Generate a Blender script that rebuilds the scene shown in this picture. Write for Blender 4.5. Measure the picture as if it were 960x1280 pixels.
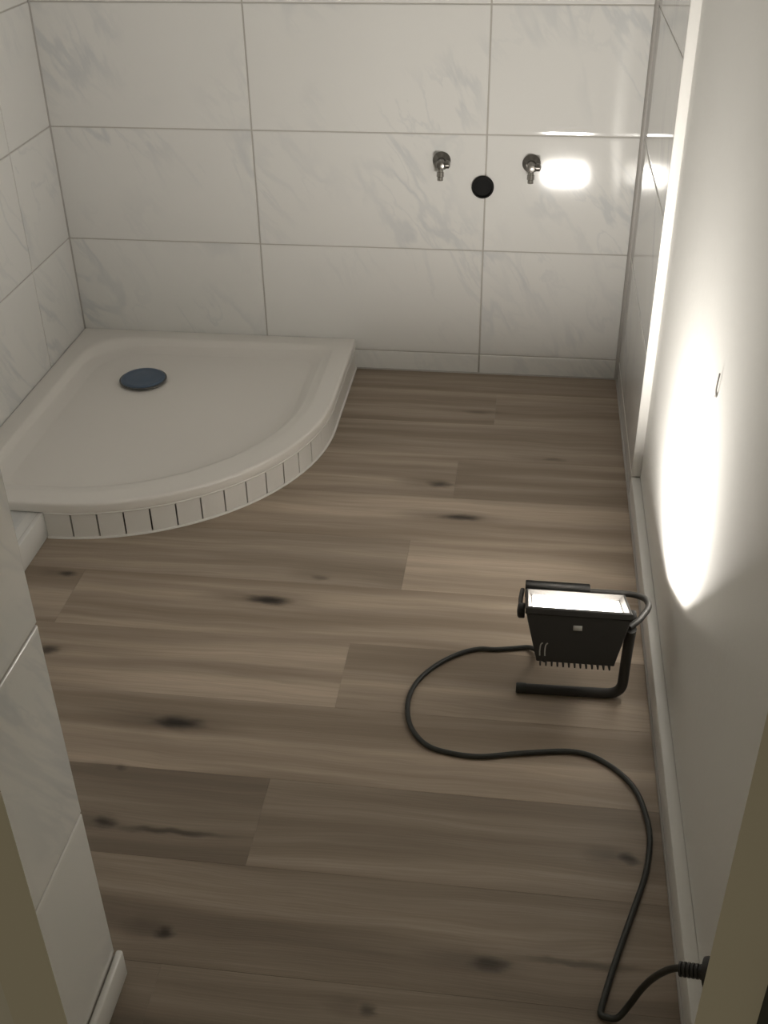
import bpy, bmesh, math, random
from mathutils import Vector, Matrix
random.seed(7)
for o in list(bpy.data.objects): bpy.data.objects.remove(o, do_unlink=True)
S = bpy.context.scene
COL = S.collection

# ------------------------------------------------------------------ camera
PITCH, YAW, ROLL, FPX = 0.5784, -0.1367, -0.0167, 1394.0
CAM = Vector((1.2539, -2.8481, 1.3918))
cp, sp, cy, sy = math.cos(PITCH), math.sin(PITCH), math.cos(YAW), math.sin(YAW)
fwd = Vector((sy*cp, cy*cp, -sp)); right = Vector((cy, -sy, 0)); up = right.cross(fwd)
r2 = math.cos(ROLL)*right + math.sin(ROLL)*up; u2 = -math.sin(ROLL)*right + math.cos(ROLL)*up
cd = bpy.data.cameras.new('camera'); cam = bpy.data.objects.new('camera', cd); COL.objects.link(cam)
m = Matrix((r2, u2, -fwd)).transposed().to_4x4(); m.translation = CAM; cam.matrix_world = m
cd.sensor_fit = 'VERTICAL'; cd.sensor_height = 36.0; cd.lens = 36.0*FPX/1280.0
cd.clip_start = 0.02; cd.clip_end = 50
S.camera = cam

# ------------------------------------------------------------------ world, exposure
w = bpy.data.worlds.new('world'); S.world = w; w.use_nodes = True
w.node_tree.nodes['Background'].inputs[0].default_value = (1.0, 0.86, 0.58, 1)
w.node_tree.nodes['Background'].inputs[1].default_value = 0.135
S.view_settings.view_transform = 'Standard'; S.view_settings.look = 'None'
S.view_settings.gamma = 1.0; S.view_settings.use_curve_mapping = False
S.view_settings.exposure = 0.0
LED = 430.0            # radiance of the work lamp's LED panel

# ------------------------------------------------------------------ helpers
def link(name, me, mat=None, parent=None, loc=None):
    o = bpy.data.objects.new(name, me); COL.objects.link(o)
    if mat is not None and me is not None and len(me.materials) == 0: me.materials.append(mat)
    if parent is not None: o.parent = parent
    if loc is not None: o.location = loc
    return o
def tag(o, label, cat, kind=None, group=None):
    o['label'] = label; o['category'] = cat
    if kind: o['kind'] = kind
    if group: o['group'] = group
    return o
def mesh(name, v, f, smooth=False):
    me = bpy.data.meshes.new(name); me.from_pydata([tuple(p) for p in v], [], f); me.update()
    bm = bmesh.new(); bm.from_mesh(me); bmesh.ops.recalc_face_normals(bm, faces=bm.faces); bm.to_mesh(me); bm.free()
    if smooth:
        for p in me.polygons: p.use_smooth = True
    return me
def box_me(name, x0, x1, y0, y1, z0, z1, bev=0.0, seg=2):
    bm = bmesh.new(); bmesh.ops.create_cube(bm, size=1)
    for v in bm.verts:
        v.co = Vector(((x0+x1)/2 + v.co.x*(x1-x0), (y0+y1)/2 + v.co.y*(y1-y0), (z0+z1)/2 + v.co.z*(z1-z0)))
    if bev: bmesh.ops.bevel(bm, geom=bm.edges[:], offset=bev, segments=seg, profile=0.5, affect='EDGES')
    me = bpy.data.meshes.new(name); bm.to_mesh(me); bm.free()
    if bev:
        for p in me.polygons: p.use_smooth = True
        me.set_sharp_from_angle(angle=math.radians(50))
    return me
def join_boxes(name, L):
    v, f = [], []
    for (x0, x1, y0, y1, z0, z1) in L:
        b = len(v)
        v += [(x, y, z) for x in (x0, x1) for y in (y0, y1) for z in (z0, z1)]
        f += [[b+i for i in q] for q in ((0,1,3,2),(4,6,7,5),(0,4,5,1),(2,3,7,6),(0,2,6,4),(1,5,7,3))]
    return mesh(name, v, f)
def tile_me(wd, ht, th, bx, bz, bd):
    """tile in local axes: width along x, height along z, front face at y=0 looking to -y, pillowed edges"""
    a, b = wd/2, ht/2
    v, f = [], []
    rings = [(0, 0, th), (0, 0, bd), (bx*.15, bz*.12, bd*.45), (bx*.4, bz*.30, bd*.19), (bx, bz, 0)]
    for dx, dz, y in rings:
        v += [(-a+dx, y, -b+dz), (a-dx, y, -b+dz), (a-dx, y, b-dz), (-a+dx, y, b-dz)]
    for k in range(4):
        for i in range(4):
            j = (i+1) % 4; f.append((k*4+i, k*4+j, (k+1)*4+j, (k+1)*4+i))
    f.append((16, 17, 18, 19))
    me = mesh('tile', v, f)
    return me
_tc = {}
def tile(wd, ht, mat, bx=.0018, bz=.0082, th=.008, bd=.0015):
    k = (round(wd, 4), round(ht, 4), mat.name, bx, bz, th)
    if k not in _tc:
        _tc[k] = tile_me(wd, ht, th, bx, bz, bd); _tc[k].materials.append(mat)
    return _tc[k]
def sweep(name, pts, r, n=12, caps=True, radii=None):
    pts = [Vector(p) for p in pts]; v, f = [], []
    t0 = (pts[1]-pts[0]).normalized()
    ref = Vector((0, 0, 1)) if abs(t0.z) < .9 else Vector((1, 0, 0))
    nrm = (ref - t0*ref.dot(t0)).normalized()
    for i, p in enumerate(pts):
        t = (pts[min(i+1, len(pts)-1)] - pts[max(i-1, 0)]).normalized()
        nrm = (nrm - t*nrm.dot(t)).normalized(); bn = t.cross(nrm)
        rr = radii[i] if radii else r
        for k in range(n):
            a = 2*math.pi*k/n; v.append(p + rr*(math.cos(a)*nrm + math.sin(a)*bn))
    for i in range(len(pts)-1):
        for k in range(n):
            f.append((i*n+k, i*n+(k+1) % n, (i+1)*n+(k+1) % n, (i+1)*n+k))
    if caps:
        f.append(tuple(range(n))); f.append(tuple((len(pts)-1)*n+k for k in range(n)))
    me = mesh(name, v, f, True); me.set_sharp_from_angle(angle=math.radians(55)); return me
def catmull(P, sub=10):
    P = [Vector(p) for p in P]; P = [2*P[0]-P[1]] + P + [2*P[-1]-P[-2]]; out = []
    for i in range(1, len(P)-2):
        a, b, c, d = P[i-1:i+3]
        for k in range(sub):
            t = k/sub
            out.append(.5*((2*b)+(c-a)*t+(2*a-5*b+4*c-d)*t*t+(3*b-a-3*c+d)*t**3))
    out.append(P[-2]); return out
def fillet(P, r, n=7):
    """polyline with rounded corners"""
    P = [Vector(p) for p in P]; out = [P[0]]
    for i in range(1, len(P)-1):
        a, b, c = P[i-1], P[i], P[i+1]
        d1, d2 = (a-b), (c-b); rr = min(r, d1.length*.48, d2.length*.48)
        s, e = b+d1.normalized()*rr, b+d2.normalized()*rr
        for k in range(n+1):
            t = k/n; out.append((1-t)**2*s + 2*t*(1-t)*b + t*t*e)
    out.append(P[-1]); return out
def lathe(name, prof, n=28):
    """profile of (radius, height) about local z"""
    v, f = [], []
    for (r, z) in prof:
        for k in range(n):
            a = 2*math.pi*k/n; v.append((r*math.cos(a), r*math.sin(a), z))
    for i in range(len(prof)-1):
        for k in range(n):
            f.append((i*n+k, i*n+(k+1) % n, (i+1)*n+(k+1) % n, (i+1)*n+k))
    f.append(tuple(range(n))); f.append(tuple((len(prof)-1)*n+k for k in range(n)))
    me = mesh(name, v, f, True); me.set_sharp_from_angle(angle=math.radians(40)); return me

# ------------------------------------------------------------------ materials
def mat(name, col, rough=.5, metal=0, spec=.5, bump=None, var=0.0, vscale=8.0):
    m = bpy.data.materials.new(name); m.use_nodes = True; nt = m.node_tree; N = nt.nodes; L = nt.links
    b = N['Principled BSDF']; b.inputs['Base Color'].default_value = (*col, 1)
    b.inputs['Roughness'].default_value = rough; b.inputs['Metallic'].default_value = metal
    b.inputs['Specular IOR Level'].default_value = spec
    g = N.new('ShaderNodeNewGeometry')
    if var:
        n = N.new('ShaderNodeTexNoise'); n.inputs['Scale'].default_value = vscale; n.inputs['Detail'].default_value = 4
        L.new(g.outputs['Position'], n.inputs['Vector'])
        mx = N.new('ShaderNodeMix'); mx.data_type = 'RGBA'
        mx.inputs[6].default_value = (*[c*(1-var) for c in col], 1); mx.inputs[7].default_value = (*[min(1, c*(1+var)) for c in col], 1)
        L.new(n.outputs['Fac'], mx.inputs[0]); L.new(mx.outputs[2], b.inputs['Base Color'])
    if bump:
        n = N.new('ShaderNodeTexNoise'); n.inputs['Scale'].default_value = bump[0]; n.inputs['Detail'].default_value = 3
        L.new(g.outputs['Position'], n.inputs['Vector'])
        bp = N.new('ShaderNodeBump'); bp.inputs['Strength'].default_value = bump[1]; bp.inputs['Distance'].default_value = bump[2]
        L.new(n.outputs['Fac'], bp.inputs['Height']); L.new(bp.outputs['Normal'], b.inputs['Normal'])
    return m
def marble(name):
    m = bpy.data.materials.new(name); m.use_nodes = True; nt = m.node_tree; N = nt.nodes; L = nt.links
    b = N['Principled BSDF']; b.inputs['Roughness'].default_value = .07; b.inputs['Specular IOR Level'].default_value = .5
    tc = N.new('ShaderNodeTexCoord'); oi = N.new('ShaderNodeObjectInfo')
    off = N.new('ShaderNodeVectorMath'); off.operation = 'SCALE'; off.inputs[0].default_value = (13.1, 7.7, 5.3)
    L.new(oi.outputs['Random'], off.inputs['Scale'])
    add = N.new('ShaderNodeVectorMath'); add.operation = 'ADD'
    L.new(tc.outputs['Object'], add.inputs[0]); L.new(off.outputs[0], add.inputs[1])
    mp0 = N.new('ShaderNodeMapping'); mp0.inputs['Rotation'].default_value = (0, math.radians(-55), 0)
    L.new(add.outputs[0], mp0.inputs['Vector'])
    mp = N.new('ShaderNodeMapping'); mp.inputs['Scale'].default_value = (1.5, 1, 4.4)
    L.new(mp0.outputs[0], mp.inputs['Vector'])
    def ridge(scale, dist, width, pw):
        n = N.new('ShaderNodeTexNoise'); n.inputs['Scale'].default_value = scale; n.inputs['Detail'].default_value = 5
        n.inputs['Distortion'].default_value = dist; n.inputs['Roughness'].default_value = .55
        L.new(mp.outputs[0], n.inputs['Vector'])
        s = N.new('ShaderNodeMath'); s.operation = 'SUBTRACT'; s.inputs[1].default_value = .5; L.new(n.outputs['Fac'], s.inputs[0])
        a = N.new('ShaderNodeMath'); a.operation = 'ABSOLUTE'; L.new(s.outputs[0], a.inputs[0])
        r = N.new('ShaderNodeMapRange'); r.interpolation_type = 'SMOOTHSTEP'
        r.inputs[1].default_value = 0; r.inputs[2].default_value = width; r.inputs[3].default_value = pw; r.inputs[4].default_value = 0
        L.new(a.outputs[0], r.inputs[0]); return r
    v1 = ridge(1.1, .5, .045, .75); v2 = ridge(2.3, .6, .035, .4)
    msk = N.new('ShaderNodeTexNoise'); msk.inputs['Scale'].default_value = 3.2; L.new(add.outputs[0], msk.inputs['Vector'])
    mr = N.new('ShaderNodeMapRange'); mr.inputs[1].default_value = .42; mr.inputs[2].default_value = .62; L.new(msk.outputs['Fac'], mr.inputs[0])
    mxv = N.new('ShaderNodeMath'); mxv.operation = 'MAXIMUM'; L.new(v1.outputs[0], mxv.inputs[0]); L.new(v2.outputs[0], mxv.inputs[1])
    mul = N.new('ShaderNodeMath'); mul.operation = 'MULTIPLY'; L.new(mxv.outputs[0], mul.inputs[0]); L.new(mr.outputs[0], mul.inputs[1])
    cl = N.new('ShaderNodeTexNoise'); cl.inputs['Scale'].default_value = 2.4; L.new(add.outputs[0], cl.inputs['Vector'])
    c0 = N.new('ShaderNodeMix'); c0.data_type = 'RGBA'; c0.inputs[6].default_value = (.775, .77, .75, 1); c0.inputs[7].default_value = (.82, .815, .795, 1)
    L.new(cl.outputs['Fac'], c0.inputs[0])
    c1 = N.new('ShaderNodeMix'); c1.data_type = 'RGBA'; c1.inputs[7].default_value = (.635, .65, .66, 1)
    L.new(mul.outputs[0], c1.inputs[0]); L.new(c0.outputs[2], c1.inputs[6]); L.new(c1.outputs[2], b.inputs['Base Color'])
    return m
M_TILE = marble('marbled_tile')
M_GROUT = mat('grout', (.50, .475, .44), .85, bump=(400, .3, .001), var=.08)
M_SEAL = mat('sealant', (.42, .40, .38), .45)
M_PLASTER = mat('painted_plaster', (.82, .815, .79), .6, bump=(55, .12, .004), var=.015)
M_WHITE = mat('white_trim', (.80, .79, .765), .35)
M_CEIL = mat('ceiling_paint', (.86, .855, .83), .9, bump=(80, .1, .002))
M_ACRYL = mat('tray_acrylic', (.87, .84, .80), .28, var=.01, vscale=3)
M_DARKGAP = mat('core_joint_shade', (.06, .055, .05), .9, var=.1)
M_SKIRT = mat('white_glaze', (.84, .82, .785), .2, var=.02)
M_MATTBLACK = mat('black_foam', (.010, .0095, .009), .95, spec=.1, var=.15, vscale=200)
M_SHADECHROME = mat('shaded_chrome', (.20, .19, .175), .3, metal=1, var=.1, vscale=60)  # chrome darkened to put the shadow on the valves into the colour
M_FRAME = mat('door_frame_lacquer', (.74, .71, .63), .4, var=.02)
M_DARKWALL = mat('corridor_dark_grey', (.075, .08, .075), .8, var=.05)  # one very dark grey over the whole corridor wall
M_BLUE = mat('blue_film', (.075, .118, .185), .35, var=.12, vscale=60)
M_CHROME = mat('chrome', (.40, .385, .36), .24, metal=1, var=.05, vscale=50)
M_BLACK = mat('black_plastic', (.018, .017, .016), .45, var=.15, vscale=90)
M_BLKMETAL = mat('black_powder_coat', (.028, .026, .024), .5, bump=(700, .15, .0006), var=.12)
M_RUBBER = mat('black_rubber', (.022, .024, .021), .38, var=.2, vscale=120)
M_GREY = mat('plate_and_mark_grey', (.42, .41, .38), .5, var=.05)
M_HOLE = mat('rubber_and_hole_shade', (.008, .008, .008), .9, var=.1)  # black of the rubber collar, also painted shade for the pipe depth

def wood():
    m = bpy.data.materials.new('grey_oak_vinyl'); m.use_nodes = True; nt = m.node_tree; N = nt.nodes; L = nt.links
    b = N['Principled BSDF']; b.inputs['Roughness'].default_value = .5; b.inputs['Specular IOR Level'].default_value = .35
    g = N.new('ShaderNodeNewGeometry'); oi = N.new('ShaderNodeObjectInfo')
    def vm(op, a, bb=None, sc=None):
        n = N.new('ShaderNodeVectorMath'); n.operation = op
        for i, q in enumerate((a, bb)):
            if q is None: continue
            if hasattr(q, 'is_linked'): L.new(q, n.inputs[i])
            else: n.inputs[i].default_value = q
        if sc is not None: L.new(sc, n.inputs['Scale'])
        return n.outputs['Value'] if op in ('LENGTH', 'DOT_PRODUCT') else n.outputs[0]
    def ma(op, a, bb=None):
        n = N.new('ShaderNodeMath'); n.operation = op
        for i, q in enumerate((a, bb)):
            if q is None: continue
            if hasattr(q, 'is_linked'): L.new(q, n.inputs[i])
            else: n.inputs[i].default_value = q
        return n.outputs[0]
    def noise(v, s, d=4, dist=0):
        n = N.new('ShaderNodeTexNoise'); n.inputs['Scale'].default_value = s; n.inputs['Detail'].default_value = d; n.inputs['Distortion'].default_value = dist
        L.new(v, n.inputs['Vector']); return n
    def mr(v, a, bb, c, d, sm=True):
        n = N.new('ShaderNodeMapRange'); n.interpolation_type = 'SMOOTHSTEP' if sm else 'LINEAR'
        L.new(v, n.inputs[0])
        for i, q in enumerate((a, bb, c, d)): n.inputs[i+1].default_value = q
        return n.outputs[0]
    def mix(f, a, bb):
        n = N.new('ShaderNodeMix'); n.data_type = 'RGBA'
        if hasattr(f, 'is_linked'): L.new(f, n.inputs[0])
        else: n.inputs[0].default_value = f
        for i, q in ((6, a), (7, bb)):
            if hasattr(q, 'is_linked'): L.new(q, n.inputs[i])
            else: n.inputs[i].default_value = (*q, 1)
        return n.outputs[2]
    P = g.outputs['Position']
    off = vm('SCALE', (3.7, 9.1, 5.0), None, oi.outputs['Random'])
    Q = vm('ADD', P, off)
    # slow waviness of the grain
    wv = noise(vm('MULTIPLY', Q, (1.6, 5.0, 1)), 1.0, 3)
    Qw = vm('ADD', Q, vm('MULTIPLY', vm('SUBTRACT', wv.outputs['Color'], (.5, .5, .5)), (0, .07, 0)))
    broad = noise(vm('MULTIPLY', Qw, (.75, 13, 1)), 1.0, 3).outputs['Fac']
    mid = noise(vm('MULTIPLY', Qw, (1.8, 48, 1)), 1.0, 4).outputs['Fac']
    fine = noise(vm('MULTIPLY', Qw, (9, 330, 1)), 1.0, 3).outputs['Fac']
    c = mix(mr(broad, .34, .66, 0, 1), (.300, .238, .181), (.540, .444, .352))
    c = mix(ma('MULTIPLY', mr(mid, .40, .70, 1, 0), .28), c, (.20, .153, .114))
    c = mix(ma('MULTIPLY', mr(fine, .35, .65, 0, 1), .16), c, (.17, .135, .102))
    # knots: x, y, half length, half width, strength
    K = [(1.080, -.602, .035, .016, .75), (1.143, -.741, .055, .014, .9), (.770, -1.087, .055, .016, 1.0), (.686, -1.454, .055, .017, 1.0),
         (.788, -1.877, .018, .012, .85), (.328, -1.044, .022, .010, .8), (.379, -1.288, .030, .014, .8), (.631, -1.688, .024, .014, .8),
         (1.462, -1.665, .016, .013, .8), (1.262, -1.873, .032, .013, .75), (1.154, -.231, .050, .013, .4), (.81, -2.035, .03, .014, .9),
         (1.10, -1.965, .014, .010, .6), (.862, -1.0, .022, .010, .45), (1.35, -.46, .03, .010, .4), (.62, -1.57, .014, .008, .45)]
    kn = noise(vm('MULTIPLY', P, (26, 60, 1)), 1.0, 4)
    Pk = vm('ADD', P, vm('MULTIPLY', vm('SUBTRACT', kn.outputs['Color'], (.5, .5, .5)), (.034, .014, 0)))
    acc = None; halo = None
    for (kx, ky, a, bb, s) in K:
        d = vm('LENGTH', vm('MULTIPLY', vm('SUBTRACT', Pk, (kx, ky, 0)), (.85/a, .8/bb, 0)))
        k1 = mr(d, .1, 1.05, s, 0)
        d2 = vm('LENGTH', vm('MULTIPLY', vm('SUBTRACT', Pk, (kx-.03, ky+.002, 0)), (.30/a, .45/bb, 0)))
        h1 = mr(d2, .1, 1.0, s*.5, 0)
        acc = k1 if acc is None else ma('MAXIMUM', acc, k1); halo = h1 if halo is None else ma('MAXIMUM', halo, h1)
    # long dark cracks running out of two knots
    for (x0, x1, y0, y1, s) in [(.63, .86, -1.690, -1.700, .62), (1.26, 1.50, -1.868, -1.850, .5)]:
        d = vm('LENGTH', vm('MULTIPLY', vm('SUBTRACT', Pk, ((x0+x1)/2, (y0+y1)/2, 0)), (2/(x1-x0), 1/.0085, 0)))
        acc = ma('MAXIMUM', acc, mr(d, .2, 1.1, s, 0))
    c = mix(halo, c, (.10, .074, .054))
    c = mix(acc, c, (.022, .016, .012))
    # tone of each plank, with some of the floor light painted in
    n = N.new('ShaderNodeMix'); n.data_type = 'RGBA'; n.blend_type = 'MULTIPLY'; n.inputs[0].default_value = 1
    L.new(c, n.inputs[6]); L.new(oi.outputs['Color'], n.inputs[7])
    L.new(n.outputs[2], b.inputs['Base Color'])
    bp = N.new('ShaderNodeBump'); bp.inputs['Strength'].default_value = .18; bp.inputs['Distance'].default_value = .002
    L.new(fine, bp.inputs['Height']); L.new(bp.outputs['Normal'], b.inputs['Normal'])
    return m
M_WOOD = wood()

# ------------------------------------------------------------------ setting
W = 1.52; PL = 1.54; H = 2.36; YF = -1.956; YO = -2.13
X1, X2 = .537, 1.137
G = .0038
rows = [(.0, .0575)] + [(.0575, .356)] + [(.356+.3*i, .356+.3*(i+1)) for i in range(6)] + [(2.156, H)]

wb = link('wall_back', box_me('wall_back', -.10, 1.62, .0022, .08, 0, H), M_GROUT)
tag(wb, 'back wall of white marbled tiles with pale grout', 'wall', 'structure')
cols = [(0, X1), (X1, X2), (X2, W)]
for zi, (z0, z1) in enumerate(rows):
    for x0, x1 in cols:
        nm = 'skirting_tile' if zi == 0 else 'tile'
        link(nm, tile(x1-x0-G, z1-z0-G*.75, M_TILE), None, wb, ((x0+x1)/2, 0 if zi else -.0012, (z0+z1)/2))
# sealant lines in the corners
def bead(parent, p0, p1, r): return link('sealant_bead', sweep('bead', [p0, p1], r, 8), M_SEAL, parent)
bead(wb, (W-.0005, -.0005, 0), (W-.0005, -.0005, H), .0080)
bead(wb, (0, 0, .09), (0, 0, H), .0032)
bead(wb, (.79, -.001, .0005), (W, -.001, .0005), .003)

wl = link('wall_left', box_me('wall_left', -.10, -.0022, -2.17, .0022, 0, H), M_GROUT)
tag(wl, 'left shower wall of white marbled tiles', 'wall', 'structure')
for zi, (z0, z1) in enumerate(rows):
    for y1, y0 in [(0, -.258), (-.258, -.858), (-.858, -1.458), (-1.458, YF)]:
        o = link('skirting_tile' if zi == 0 else 'tile', tile(y1-y0-G, z1-z0-G*.75, M_TILE), None, wl, (0, (y0+y1)/2, (z0+z1)/2))
        o.rotation_euler = (0, 0, math.radians(90))

wr = link('wall_right', box_me('wall_right', PL, PL+.08, YO-.045, .0022, 0, H), M_PLASTER)
tag(wr, 'right wall of white painted plaster with a tiled strip by the corner', 'wall', 'structure')
YT = -.612
link('tile_bed', box_me('bed', W+.0022, PL, YT+.004, .0022, 0, H), M_GROUT, wr)
for zi, (z0, z1) in enumerate(rows):
    o = link('skirting_tile' if zi == 0 else 'tile', tile(-YT-G-.003, z1-z0-G*.75, M_TILE), None, wr, (W, (YT+.003)/2, (z0+z1)/2))
    o.rotation_euler = (0, 0, math.radians(-90))
link('edge_trim', box_me('edge', W-.0006, PL, YT-.0005, YT+.004, .0555, H, .0012), M_WHITE, wr)
# two small flakes standing off the paint
def flake(y, z, s):
    pts = [(PL-.0008, y+.004*s, z-.016*s), (PL-.002, y-.003*s, z-.013*s), (PL-.004, y-.006*s, z-.002*s), (PL-.0035, y-.009*s, z+.016*s)]
    link('paint_flake', sweep('flake', catmull(pts, 5), .0009*s, 6), mat('flake_edge', (.16, .15, .14), .7, var=.1), wr)

br = link('baseboard_right', box_me('baseboard', W, PL, YO, YT-.001, 0, .055, .0022), M_WHITE)
tag(br, 'low white skirting ledge along the right plaster wall', 'baseboard', 'structure')
link('sealant_bead', sweep('bead', [(W-.0002, YO, .001), (W-.0002, YT, .001)], .0035, 8), M_SEAL, br)
link('sealant_bead', sweep('bead', [(W-.0002, YT, .001), (W-.0002, 0, .001)], .0035, 8), M_SEAL, br)

ce = link('ceiling', box_me('ceiling', -.1, 1.62, -2.17, .08, H, H+.05), M_CEIL)
tag(ce, 'white painted bathroom ceiling', 'ceiling', 'structure')

# front wall with the doorway, its left reveal tiled
wf = link('wall_front', join_boxes('wall_front', [(-.1, .741, YO, YF, 0, H), (.741, PL, YO, YF, 2.02, H)]), M_PLASTER)
tag(wf, 'front wall pier beside the doorway, tiled on its reveal', 'wall', 'structure')
link('tile_bed', box_me('bed', .741, .7465, YO, YF-.001, 0, 2.02), M_GROUT, wf)
rv = [(.0575, .3345)] + [(.3345+.298*i, .3345+.298*(i+1)) for i in range(5)] + [(.3345+.298*5, 2.02)]
for z0, z1 in rv:
    o = link('tile', tile(YF-YO-.001, z1-z0-G*.75, M_TILE), None, wf, (.749, (YF+YO)/2, (z0+z1)/2)); o.rotation_euler = (0, 0, math.radians(90))
o = link('skirting_tile', box_me('skirt', .7475, .7575, YO, YF+.008, .001, .0535, .0035, 3), M_TILE, wf)

fl = link('floor', box_me('floor', -.1, PL, -2.17, .08, -.05, -.004), M_GROUT)
tag(fl, 'grey brown oak-look vinyl plank floor', 'floor', 'structure')
PW = .181
_pc = {}
def plank(x0, x1, y0, y1, tone):
    k = (round(x1-x0, 4), round(y1-y0, 4))
    if k not in _pc:
        a, b = (x1-x0)/2-.00012, (y1-y0)/2-.00012; e = .0002; v = []
        for d, z in ((0, -.004), (0, -e), (e, 0)):
            v += [(-a+d, -b+d, z), (a-d, -b+d, z), (a-d, b-d, z), (-a+d, b-d, z)]
        f = [(8, 9, 10, 11)] + [(r*4+i, r*4+(i+1) % 4, (r+1)*4+(i+1) % 4, (r+1)*4+i) for r in (0, 1) for i in range(4)]
        _pc[k] = mesh('plank', v, f); _pc[k].materials.append(M_WOOD)
    o = link('plank', _pc[k], None, fl, ((x0+x1)/2, (y0+y1)/2, 0)); o.color = (tone*1.0, tone*1.0, tone*1.0, 1)
edges = [0.0] + [-.118-PW*i for i in range(12)]
# joint x, tone left of it, tone right of it, for each row from the back wall
R = [(.60, .80, .80), (1.194, .85, .87), (.47, .90, .90), (1.115, .98, .97), (.43, 1.04, 1.10), (1.036, .85, 1.12), (.36, 1.04, 1.10),  # plank tones, middle rows also lightened to stand in for light
     (.957, 1.10, 1.0), (.30, 1.02, 1.04), (.878, .74, .80), (.25, .74, .76), (.80, .64, .72)]
for i, (jx, tl, tr) in enumerate(R):
    y1, y0 = edges[i], max(edges[i+1], -2.165)
    if y1 <= -2.165: break
    plank(0, jx, y0, y1, tl); plank(jx, W+.01, y0, y1, tr)

# door frame
d1 = bpy.data.objects.new('door_1', None); COL.objects.link(d1); d1.location = (1.12, -2.15, 0)
tag(d1, 'cream painted door frame seen edge-on around the doorway', 'door frame', 'structure')
def dpart(name, *b):
    o = link(name, box_me(name, *b), M_FRAME, d1); o.matrix_parent_inverse = Matrix.Translation(-d1.location); return o
def jamb(x_in, x_out, x_back):
    P_ = [(x_out, -2.152), (x_in, -2.152), (x_back, YO+.001), (x_out, YO+.001)]
    me = mesh('jamb', [(x, y, z) for z in (0, 2.0) for x, y in P_], [(0, 1, 2, 3), (4, 5, 6, 7)] + [(i, (i+1) % 4, 4+(i+1) % 4, 4+i) for i in range(4)])
    o = link('jamb', me, M_FRAME, d1); o.matrix_parent_inverse = Matrix.Translation(-d1.location)
jamb(.782, .715, .757); jamb(1.467, 1.5265, 1.487)
dpart('head', .715, 1.5265, -2.152, YO+.001, 2.0, 2.07, .003)
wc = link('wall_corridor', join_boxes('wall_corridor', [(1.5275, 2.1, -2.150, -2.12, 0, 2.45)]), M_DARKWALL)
tag(wc, 'dark corridor wall outside the door frame', 'wall', 'structure')

# ------------------------------------------------------------------ shower tray
TX, TY, TR = .79, .92, .55
def outline(d, rc=.002, n=28, cn=8):
    """closed ring: offset d inward, back left corner rounded by rc"""
    P = []
    cx, cy_ = TX-TR, -TY+TR
    def corner(x, y, r, a0):
        for k in range(cn+1):
            a = math.radians(a0 + 90*k/cn); P.append((x+r*math.cos(a), y+r*math.sin(a)))
    corner(d+rc, -d-rc, rc, 90)                       # back left: from (x, -d) to (d, y)
    r2_ = .002 + .35*max(0, rc-.002)
    corner(d+r2_, -TY+d+r2_, r2_, 180)                # front left
    rr = TR-d
    for k in range(n+1):
        a = math.radians(-90+90*k/n); P.append((cx+rr*math.cos(a), cy_+rr*math.sin(a)))
    corner(TX-d-r2_, -d-r2_, r2_, 0)                  # back right
    return P
ZT = .091
rings = [(.030, .0665, .002), (.003, .0665, .002), (.0006, .0675, .002), (0, .070, .002), (0, ZT-.006, .002), (.0008, ZT-.003, .0025), (.003, ZT-.0008, .004), (.006, ZT, .006), (.009, ZT, .008), (.040, ZT, .09),
         (.048, ZT-.0003, .10), (.051, ZT-.0012, .115), (.056, ZT-.0060, .125), (.066, ZT-.0185, .14), (.071, ZT-.0225, .145), (.078, ZT-.0240, .14), (.100, ZT-.0245, .13), (.104, ZT-.0245, .13), (.165, ZT-.0250, .10)]
v, f = [], []
for d, z, rc in rings:
    for x, y in outline(d, rc):
        wgt = 1-.74*(x-y) if d > .035 and z > .0667 else 1      # the floor of the tray falls towards the drain
        v.append((x, y, ZT-(ZT-z)*wgt))
nn = len(outline(0))
for i in range(len(rings)-1):
    for k in range(nn): f.append((i*nn+k, i*nn+(k+1) % nn, (i+1)*nn+(k+1) % nn, (i+1)*nn+k))
f.append(tuple((len(rings)-1)*nn+k for k in range(nn)))
tray = bpy.data.objects.new('shower_tray', None); COL.objects.link(tray); tray.location = (0, 0, 0)
tag(tray, 'white quarter-round shower tray in the corner on a low tiled plinth', 'shower tray')
me = mesh('tray_body', v, f, True); me.set_sharp_from_angle(angle=math.radians(60))
link('tray_body', me, M_ACRYL, tray)
# core below the lip, its dark colour paints the shade in the open joints
P = outline(.013); k = len(P)
link('tray_support', mesh('core', [(x, y, .001) for x, y in P] + [(x, y, .0560) for x, y in P], [tuple(range(k)), tuple(range(k, 2*k))] + [(i, (i+1) % k, k+(i+1) % k, k+i) for i in range(k)]), M_DARKGAP, tray)
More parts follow.
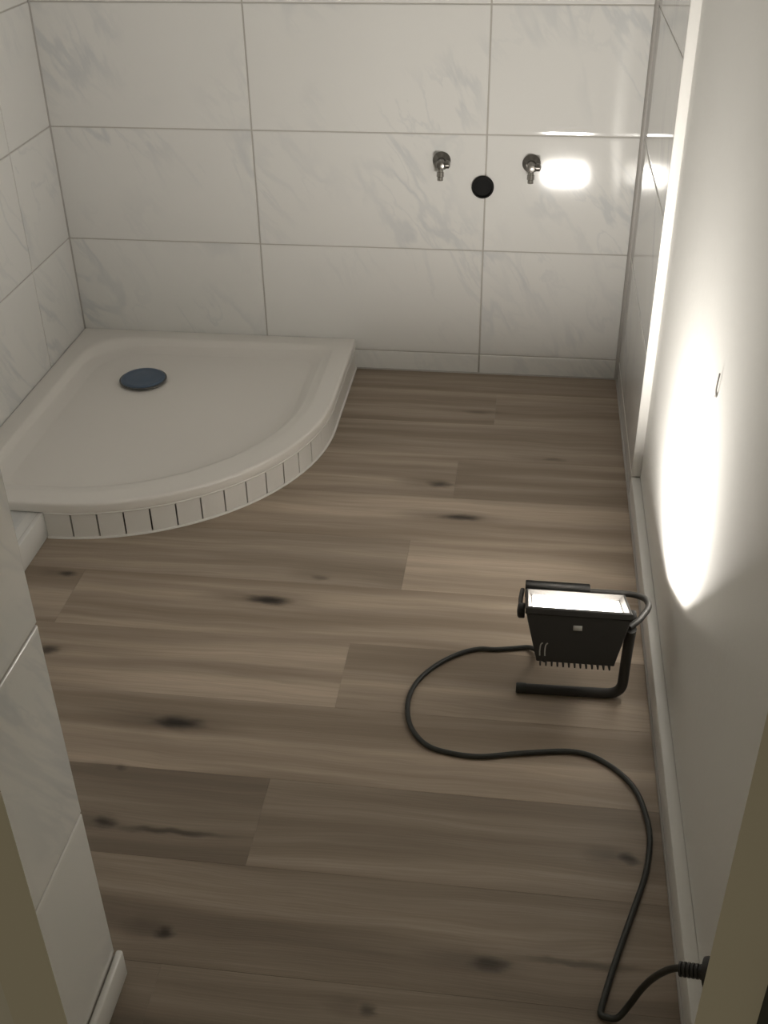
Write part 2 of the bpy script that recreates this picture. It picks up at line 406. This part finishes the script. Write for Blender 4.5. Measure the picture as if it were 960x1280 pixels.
# cut tiles standing along the curved front
SX0 = .235
def along(s):
    """point and outward normal at arc length s from (SX0,-TY)"""
    l1 = (TX-TR)-SX0; l2 = TR*math.pi/2
    if s <= l1: return Vector((SX0+s, -TY, 0)), Vector((0, -1, 0))
    if s <= l1+l2:
        a = (s-l1)/TR - math.pi/2; nrm = Vector((math.cos(a), math.sin(a), 0)); return Vector((TX-TR, -TY+TR, 0)) + TR*nrm, nrm
    return Vector((TX, -TY+TR+(s-l1-l2), 0)), Vector((1, 0, 0))
LT = (TX-TR)-SX0 + TR*math.pi/2 + (TY-TR) - .002
def skirt(s0, s1):
    v, f = [], []; n = max(3, int((s1-s0)/.015)); zz = [(.012, .0), (.012, .057), (.001, .0578), (0, .0568), (0, .002)]
    mid = along((s0+s1)/2)[0]
    for i in range(n+1):
        p, nr = along(s0+(s1-s0)*i/n)
        for dd, z in [(.012, .001), (.012, .0660), (.0016, .0660), (.0004, .0648), (.0004, .001)]:
            q = p - nr*(dd+.0016); v.append((q.x-mid.x, q.y-mid.y, z))
    for i in range(n):
        for k in range(5): f.append((i*5+k, i*5+(k+1) % 5, (i+1)*5+(k+1) % 5, (i+1)*5+k))
    f += [(0, 1, 2, 3, 4), tuple(n*5+k for k in range(5))]
    link('skirting_tile', mesh('skirt', v, f), M_SKIRT, tray, (mid.x, mid.y, 0))
s = .0; step = .0578; i = 0
while s + step < LT-.02 and i < 15:
    gap = .0032 if i < 12 else .0006
    skirt(s+(.0032 if 0 < i <= 12 else .0006), s+step-.0002); s += step; i += 1
skirt(s+.0006, LT)
link('sealant_bead', sweep('bead', [along(LT*k/40)[0]-along(LT*k/40)[1]*.0012+Vector((0, 0, .0012)) for k in range(41)], .0036, 8), M_SKIRT, tray)
link('sealant_bead', sweep('bead', [along(LT*k/40)[0]-along(LT*k/40)[1]*.0022+Vector((0, 0, .0648)) for k in range(41)], .0030, 8), M_SKIRT, tray)
dr = link('drain_cover', lathe('drain', [(.0585, 0), (.0585, .004), (.056, .0065), (.050, .0072), (.048, .0066), (.030, .0085), (.005, .0092), (.001, .0092)], 40), M_BLUE, tray, (.258, -.272, ZT-.0186))
link('drain_rim', lathe('rim', [(.0625, 0), (.0625, .0022), (.060, .0030), (.058, .0022), (.058, 0)], 40), mat('drain_seal', (.10, .10, .10), .5, var=.1), dr, (0, 0, 0))

# low tiled boxing on the left between tray and pier
pb = bpy.data.objects.new('pipe_boxing', None); COL.objects.link(pb); pb.location = (.117, -1.44, 0)
tag(pb, 'low white tiled pipe boxing along the left wall next to the shower tray', 'pipe boxing')
def bpart(name, mt, *b, bev=0):
    o = link(name, box_me(name, *b, bev), mt, pb); o.matrix_parent_inverse = Matrix.Translation(-pb.location); return o
BY1 = -TY+.009
bpart('core', M_GROUT, .0095, .222, YF+.002, BY1-.001, .0005, .0555)
for y1, y0 in ((BY1, -1.38), (-1.383, YF+.002)):
    bpart('top_tile', M_TILE, .0095, .2235, y0, y1, .0560, .0655, bev=.0012)
    bpart('front_tile', M_TILE, .2225, .234, y0, y1, .0005, .0663, bev=.002)

# ------------------------------------------------------------------ pipe stubs and drain on the back wall
def lay(o): o.rotation_euler = (math.radians(90), 0, 0)      # local z -> world -y
def valve(x, z, label):
    r = bpy.data.objects.new('water_valve_stub', None); COL.objects.link(r); r.location = (x, -.0002, z); r.scale = (1.12, 1.12, 1.12)
    tag(r, label, 'pipe stub', None, 'water stubs on the back wall')
    for nm, prof, mt in (('rosette', [(.0205, 0), (.0205, .002), (.017, .006), (.0115, .011), (.0105, .013)], M_SHADECHROME),
                     ('valve_body', [(.0095, .010), (.0095, .040), (.0082, .0425), (.0030, .0435)], M_SHADECHROME)):
        o = link(nm, lathe(nm, prof, 26), mt, r); lay(o)
    o = link('outlet_pipe', lathe('outlet', [(.0070, -.004), (.0070, -.016), (.0084, -.0165), (.0084, -.026), (.0066, -.027), (.0066, -.034), (.0055, -.035)], 22), M_CHROME, r, (0, -.032, 0))
    o.rotation_euler = (math.radians(-12), 0, 0)
    o = link('valve_spindle', lathe('spindle', [(.0062, .004), (.0062, .011), (.0092, .0115), (.0085, .019), (.0030, .0215)], 18), M_SHADECHROME, r, (0, -.030, 0))
    o.rotation_euler = (0, math.radians(90), 0)
valve(1.025, .590, 'small chrome water stub left of the black drain hole')
valve(1.251, .588, 'small chrome water stub right of the black drain hole')
dh = bpy.data.objects.new('drain_pipe_socket', None); COL.objects.link(dh); dh.location = (1.131, -.0002, .526)
tag(dh, 'round black drain pipe opening on the vertical tile joint of the back wall', 'drain pipe')
o = link('rubber_collar', lathe('collar', [(.0285, 0), (.0285, .006), (.0270, .009), (.0245, .009), (.0235, .006), (.0235, .0008)], 32), M_HOLE, dh); lay(o)
o = link('opening_shade_disc', lathe('hole', [(.0236, .0), (.0236, .0012), (.001, .0012)], 32), M_HOLE, dh); lay(o)  # flat black disc, its colour stands in for the shaded hollow

# ------------------------------------------------------------------ LED work lamp
E_ = math.radians(66)
LC = Vector((1.374, -1.290, .198))
lamp = bpy.data.objects.new('work_lamp', None); COL.objects.link(lamp); lamp.location = (LC.x, LC.y, 0)
tag(lamp, 'lit black LED work lamp on a bent tube stand with a trailing cable', 'work lamp')
# lamp head axes: x across, a towards the viewer and up, n out of the glass
ax = Vector((1, 0, 0)); aa = Vector((0, -math.sin(E_), math.cos(E_))); an = Vector((0, math.cos(E_), math.sin(E_)))
HM = Matrix((ax, aa, an)).transposed().to_4x4(); HM.translation = LC
INV = Matrix.Translation(-lamp.location)
def head(name, me, mt, parent=None):
    me.transform(HM); o = link(name, me, mt, lamp); o.matrix_parent_inverse = INV
    return o
def wpart(name, me, mt):
    o = link(name, me, mt, lamp); o.matrix_parent_inverse = INV; return o
HW, HH = .0885, .0700
# frame around the glass: outer box with a rectangular opening
def frame_me(w0, h0, w1, h1, z0, z1, sl=.006):
    v = []
    for (a, b, z) in ((w0-.003, h0-.003, z0), (w0, h0, z0+.003), (w0, h0, z1-.002), (w0-.002, h0-.002, z1), (w1+sl, h1+sl, z1), (w1, h1, z0+.004), (w1, h1, z0)):
        v += [(-a, -b, z), (a, -b, z), (a, b, z), (-a, b, z)]
    f = [(r*4+i, r*4+(i+1) % 4, ((r+1) % 7)*4+(i+1) % 4, ((r+1) % 7)*4+i) for r in range(7) for i in range(4)]
    return mesh('frame', v, f)
head('front_frame', frame_me(HW, HH, .0775, .0580, -.0080, .006), M_BLKMETAL)
# tapering housing behind it
def frustum(S):
    v = []; f = []
    for (a, b, z) in S: v += [(-a, -b, z), (a, -b, z), (a, b, z), (-a, b, z)]
    for r in range(len(S)-1): f += [(r*4+i, r*4+(i+1) % 4, (r+1)*4+(i+1) % 4, (r+1)*4+i) for i in range(4)]
    f += [tuple((len(S)-1)*4+i for i in range(4))]
    bm = bmesh.new(); me = mesh('housing', v, f); bm.from_mesh(me)
    bmesh.ops.bevel(bm, geom=[e_ for e_ in bm.edges if not e_.is_boundary], offset=.0020, segments=2, affect='EDGES', profile=.5); bm.to_mesh(me); bm.free(); return me
hs = head('housing', frustum([(.0865, .0683, -.0070), (.0840, .0672, -.0180), (.0665, .0600, -.084), (.0655, .0590, -.090)]), M_BLKMETAL)
# cooling fins on the back
for i in range(13):
    x = -.058 + i*.116/12
    head('cooling_fin', box_me('fin', x-.0014, x+.0014, -.056, .0595, -.0975, -.0885, .0006, 1), M_BLKMETAL)
em = bpy.data.materials.new('led_light'); em.use_nodes = True
nt = em.node_tree; nt.nodes.remove(nt.nodes['Principled BSDF']); e = nt.nodes.new('ShaderNodeEmission')
e.inputs[0].default_value = (1.0, .95, .875, 1); e.inputs[1].default_value = LED
nt.links.new(e.outputs[0], nt.nodes['Material Output'].inputs[0])
head('led_panel', mesh('led', [(-.068, -.0250, -.0265), (.068, -.0250, -.0265), (.068, .0485, -.0265), (-.068, .0485, -.0265)], [(0, 1, 2, 3)]), em)
gm = bpy.data.materials.new('lamp_glass'); gm.use_nodes = True; nt = gm.node_tree; nt.nodes.remove(nt.nodes['Principled BSDF'])
tr = nt.nodes.new('ShaderNodeBsdfTransparent'); gl = nt.nodes.new('ShaderNodeBsdfGlossy'); gl.inputs['Roughness'].default_value = .03
mx = nt.nodes.new('ShaderNodeMixShader'); mx.inputs[0].default_value = .05
nt.links.new(tr.outputs[0], mx.inputs[1]); nt.links.new(gl.outputs[0], mx.inputs[2]); nt.links.new(mx.outputs[0], nt.nodes['Material Output'].inputs[0])
head('glass_pane', box_me('glass', -.0772, .0772, -.0577, .0577, -.0035, -.0010), gm)
head_back = box_me('back', -.0772, .0772, -.0577, .0577, -.0305, -.0272)
rm = mat('reflector_white', (.62, .61, .58), .5, var=.03)
head('reflector', frame_me(.0774, .0579, .0690, .0495, -.0275, -.0040, .0078), rm)
head('reflector_floor', head_back, rm)
# little cover screws and type plate on the side facing the viewer
def hl(x, a, n): return HM @ Vector((x, a, n))
plate = box_me('plate', -.0075, .0075, .0660, .0672, -.030, -.0215, .0003, 1); head('type_plate', plate, M_GREY)
# cable gland, lower left of the housing
gp = [hl(-.046, -.034, -.0890), hl(-.046, -.034, -.1000), hl(-.047, -.036, -.1060)]
wpart('cable_gland', sweep('gland', catmull(gp, 5), .008, 14, True, [.0085]*5+[.0075]*3+[.0062]*3), M_BLACK)
for dx in (0, .0085):  # two thin pale grey curved strips on the housing
    mp_ = [HM @ Vector((x_+dx, .0672-.0072*(-z_-.018)/.066+.0004, z_)) for x_, z_ in ((-.0600, -.0790), (-.0605, -.070), (-.0595, -.060), (-.0565, -.056))]
    wpart('curved_mark', sweep('mark', catmull(mp_, 4), .0011, 6), M_GREY)
# pivot knobs
for sgn in (-1, 1):
    kme = lathe('knob', [(.0125, 0), (.0135, .002), (.0135, .010), (.011, .0125), (.004, .0135)], 18)
    kme.transform(Matrix.Rotation(math.radians(90*sgn), 4, 'Y')); kme.transform(Matrix.Translation(Vector((sgn*HW, 0.008, -.016))))
    head('pivot_knob', kme, M_BLACK)
# tube stand: foot bar on the floor, riser at the right, then round the far side as a handle
TRD = .0094
wpart('tube_stand', sweep('stand', fillet([(1.283, -1.306, TRD), (1.468, -1.302, TRD), (1.468, -1.303, .100), hl(.092, .030, -.030)], .030, 8), TRD, 14), M_BLKMETAL)
wpart('handle_loop', sweep('loop', fillet([hl(.088, .036, -.026), hl(.104, .026, -.016), hl(.127, -.020, -.001), hl(.123, -.066, .003), hl(.100, -.0875, .004), hl(.008, -.0880, .003)], .030, 8), .0056, 12), M_BLKMETAL)
wpart('handle_grip', sweep('grip', [hl(-.0885, -.0900, .0005), hl(-.088, -.0900, .0005), hl(.026, -.0895, .0005), hl(.027, -.0895, .0005)], .0160, 18, True, [.0145, .0160, .0160, .0145]), M_MATTBLACK)
wpart('foot_cap', sweep('cap', [(1.279, -1.306, TRD+.0006), (1.281, -1.306, TRD+.0006), (1.297, -1.3057, TRD+.0006)], .0100, 14, True, [.0090, .0100, .0100]), M_RUBBER)
# left bracket from knob to handle end
wpart('bracket_arm', sweep('bracket', fillet([hl(-.096, .012, -.017), hl(-.0965, -.05, -.010), hl(-.0935, -.082, .0)], .03, 6), .0042, 10), M_BLKMETAL)
# cable on the floor
CR = .0046
g2 = hl(-.047, -.0355, -.1050)
cpts = [g2, hl(-.048, -.040, -.116), (1.325, -1.262, .050), (1.322, -1.216, .018), (1.303, -1.186, .0065), (1.270, -1.190, CR), (1.236, -1.197, CR), (1.205, -1.199, CR), (1.168, -1.218, CR), (1.127, -1.257, CR), (1.098, -1.305, CR), (1.087, -1.360, CR), (1.098, -1.420, CR), (1.130, -1.463, CR),
        (1.175, -1.478, CR), (1.226, -1.480, CR), (1.300, -1.463, CR), (1.386, -1.451, CR), (1.438, -1.474, CR), (1.476, -1.518, CR), (1.492, -1.568, CR), (1.497, -1.625, CR),
        (1.487, -1.690, CR), (1.469, -1.748, CR), (1.448, -1.810, CR), (1.430, -1.865, CR), (1.418, -1.905, CR), (1.412, -1.926, CR), (1.411, -1.936, CR), (1.417, -1.940, CR+.001),
        (1.432, -1.943, .012), (1.447, -1.935, .035), (1.456, -1.938, .070), (1.466, -1.950, .115), (1.478, -1.968, .160), (1.490, -1.980, .184)]
cable = wpart('power_cable', sweep('cable', catmull(cpts, 8), CR, 10), M_RUBBER)
# ribbed strain relief and plug pushed towards the wall behind the door frame
p0, p1 = Vector((1.488, -1.980, .181)), Vector((1.5155, -1.988, .190)); dr_ = (p1-p0)
prof = []
for i in range(6):
    t0 = i/6; prof += [(t0, .0092), (t0+.09, .0092), (t0+.10, .0066), (t0+.155, .0066)]
def subpart(name, me, mt, par):
    o = link(name, me, mt, par); return o
subpart('strain_relief', sweep('relief', [p0+dr_*t for t, _ in prof], .01, 16, True, [r for _, r in prof]), M_BLACK, cable)
subpart('plug', sweep('plug', [p1-dr_*.04, p1, p1+dr_*.12, p1+dr_*.75], .02, 20, True, [.012, .0185, .0195, .0195]), M_BLACK, cable)

flake(-1.345, .657, 1.4); flake(-1.93, .628, .7)
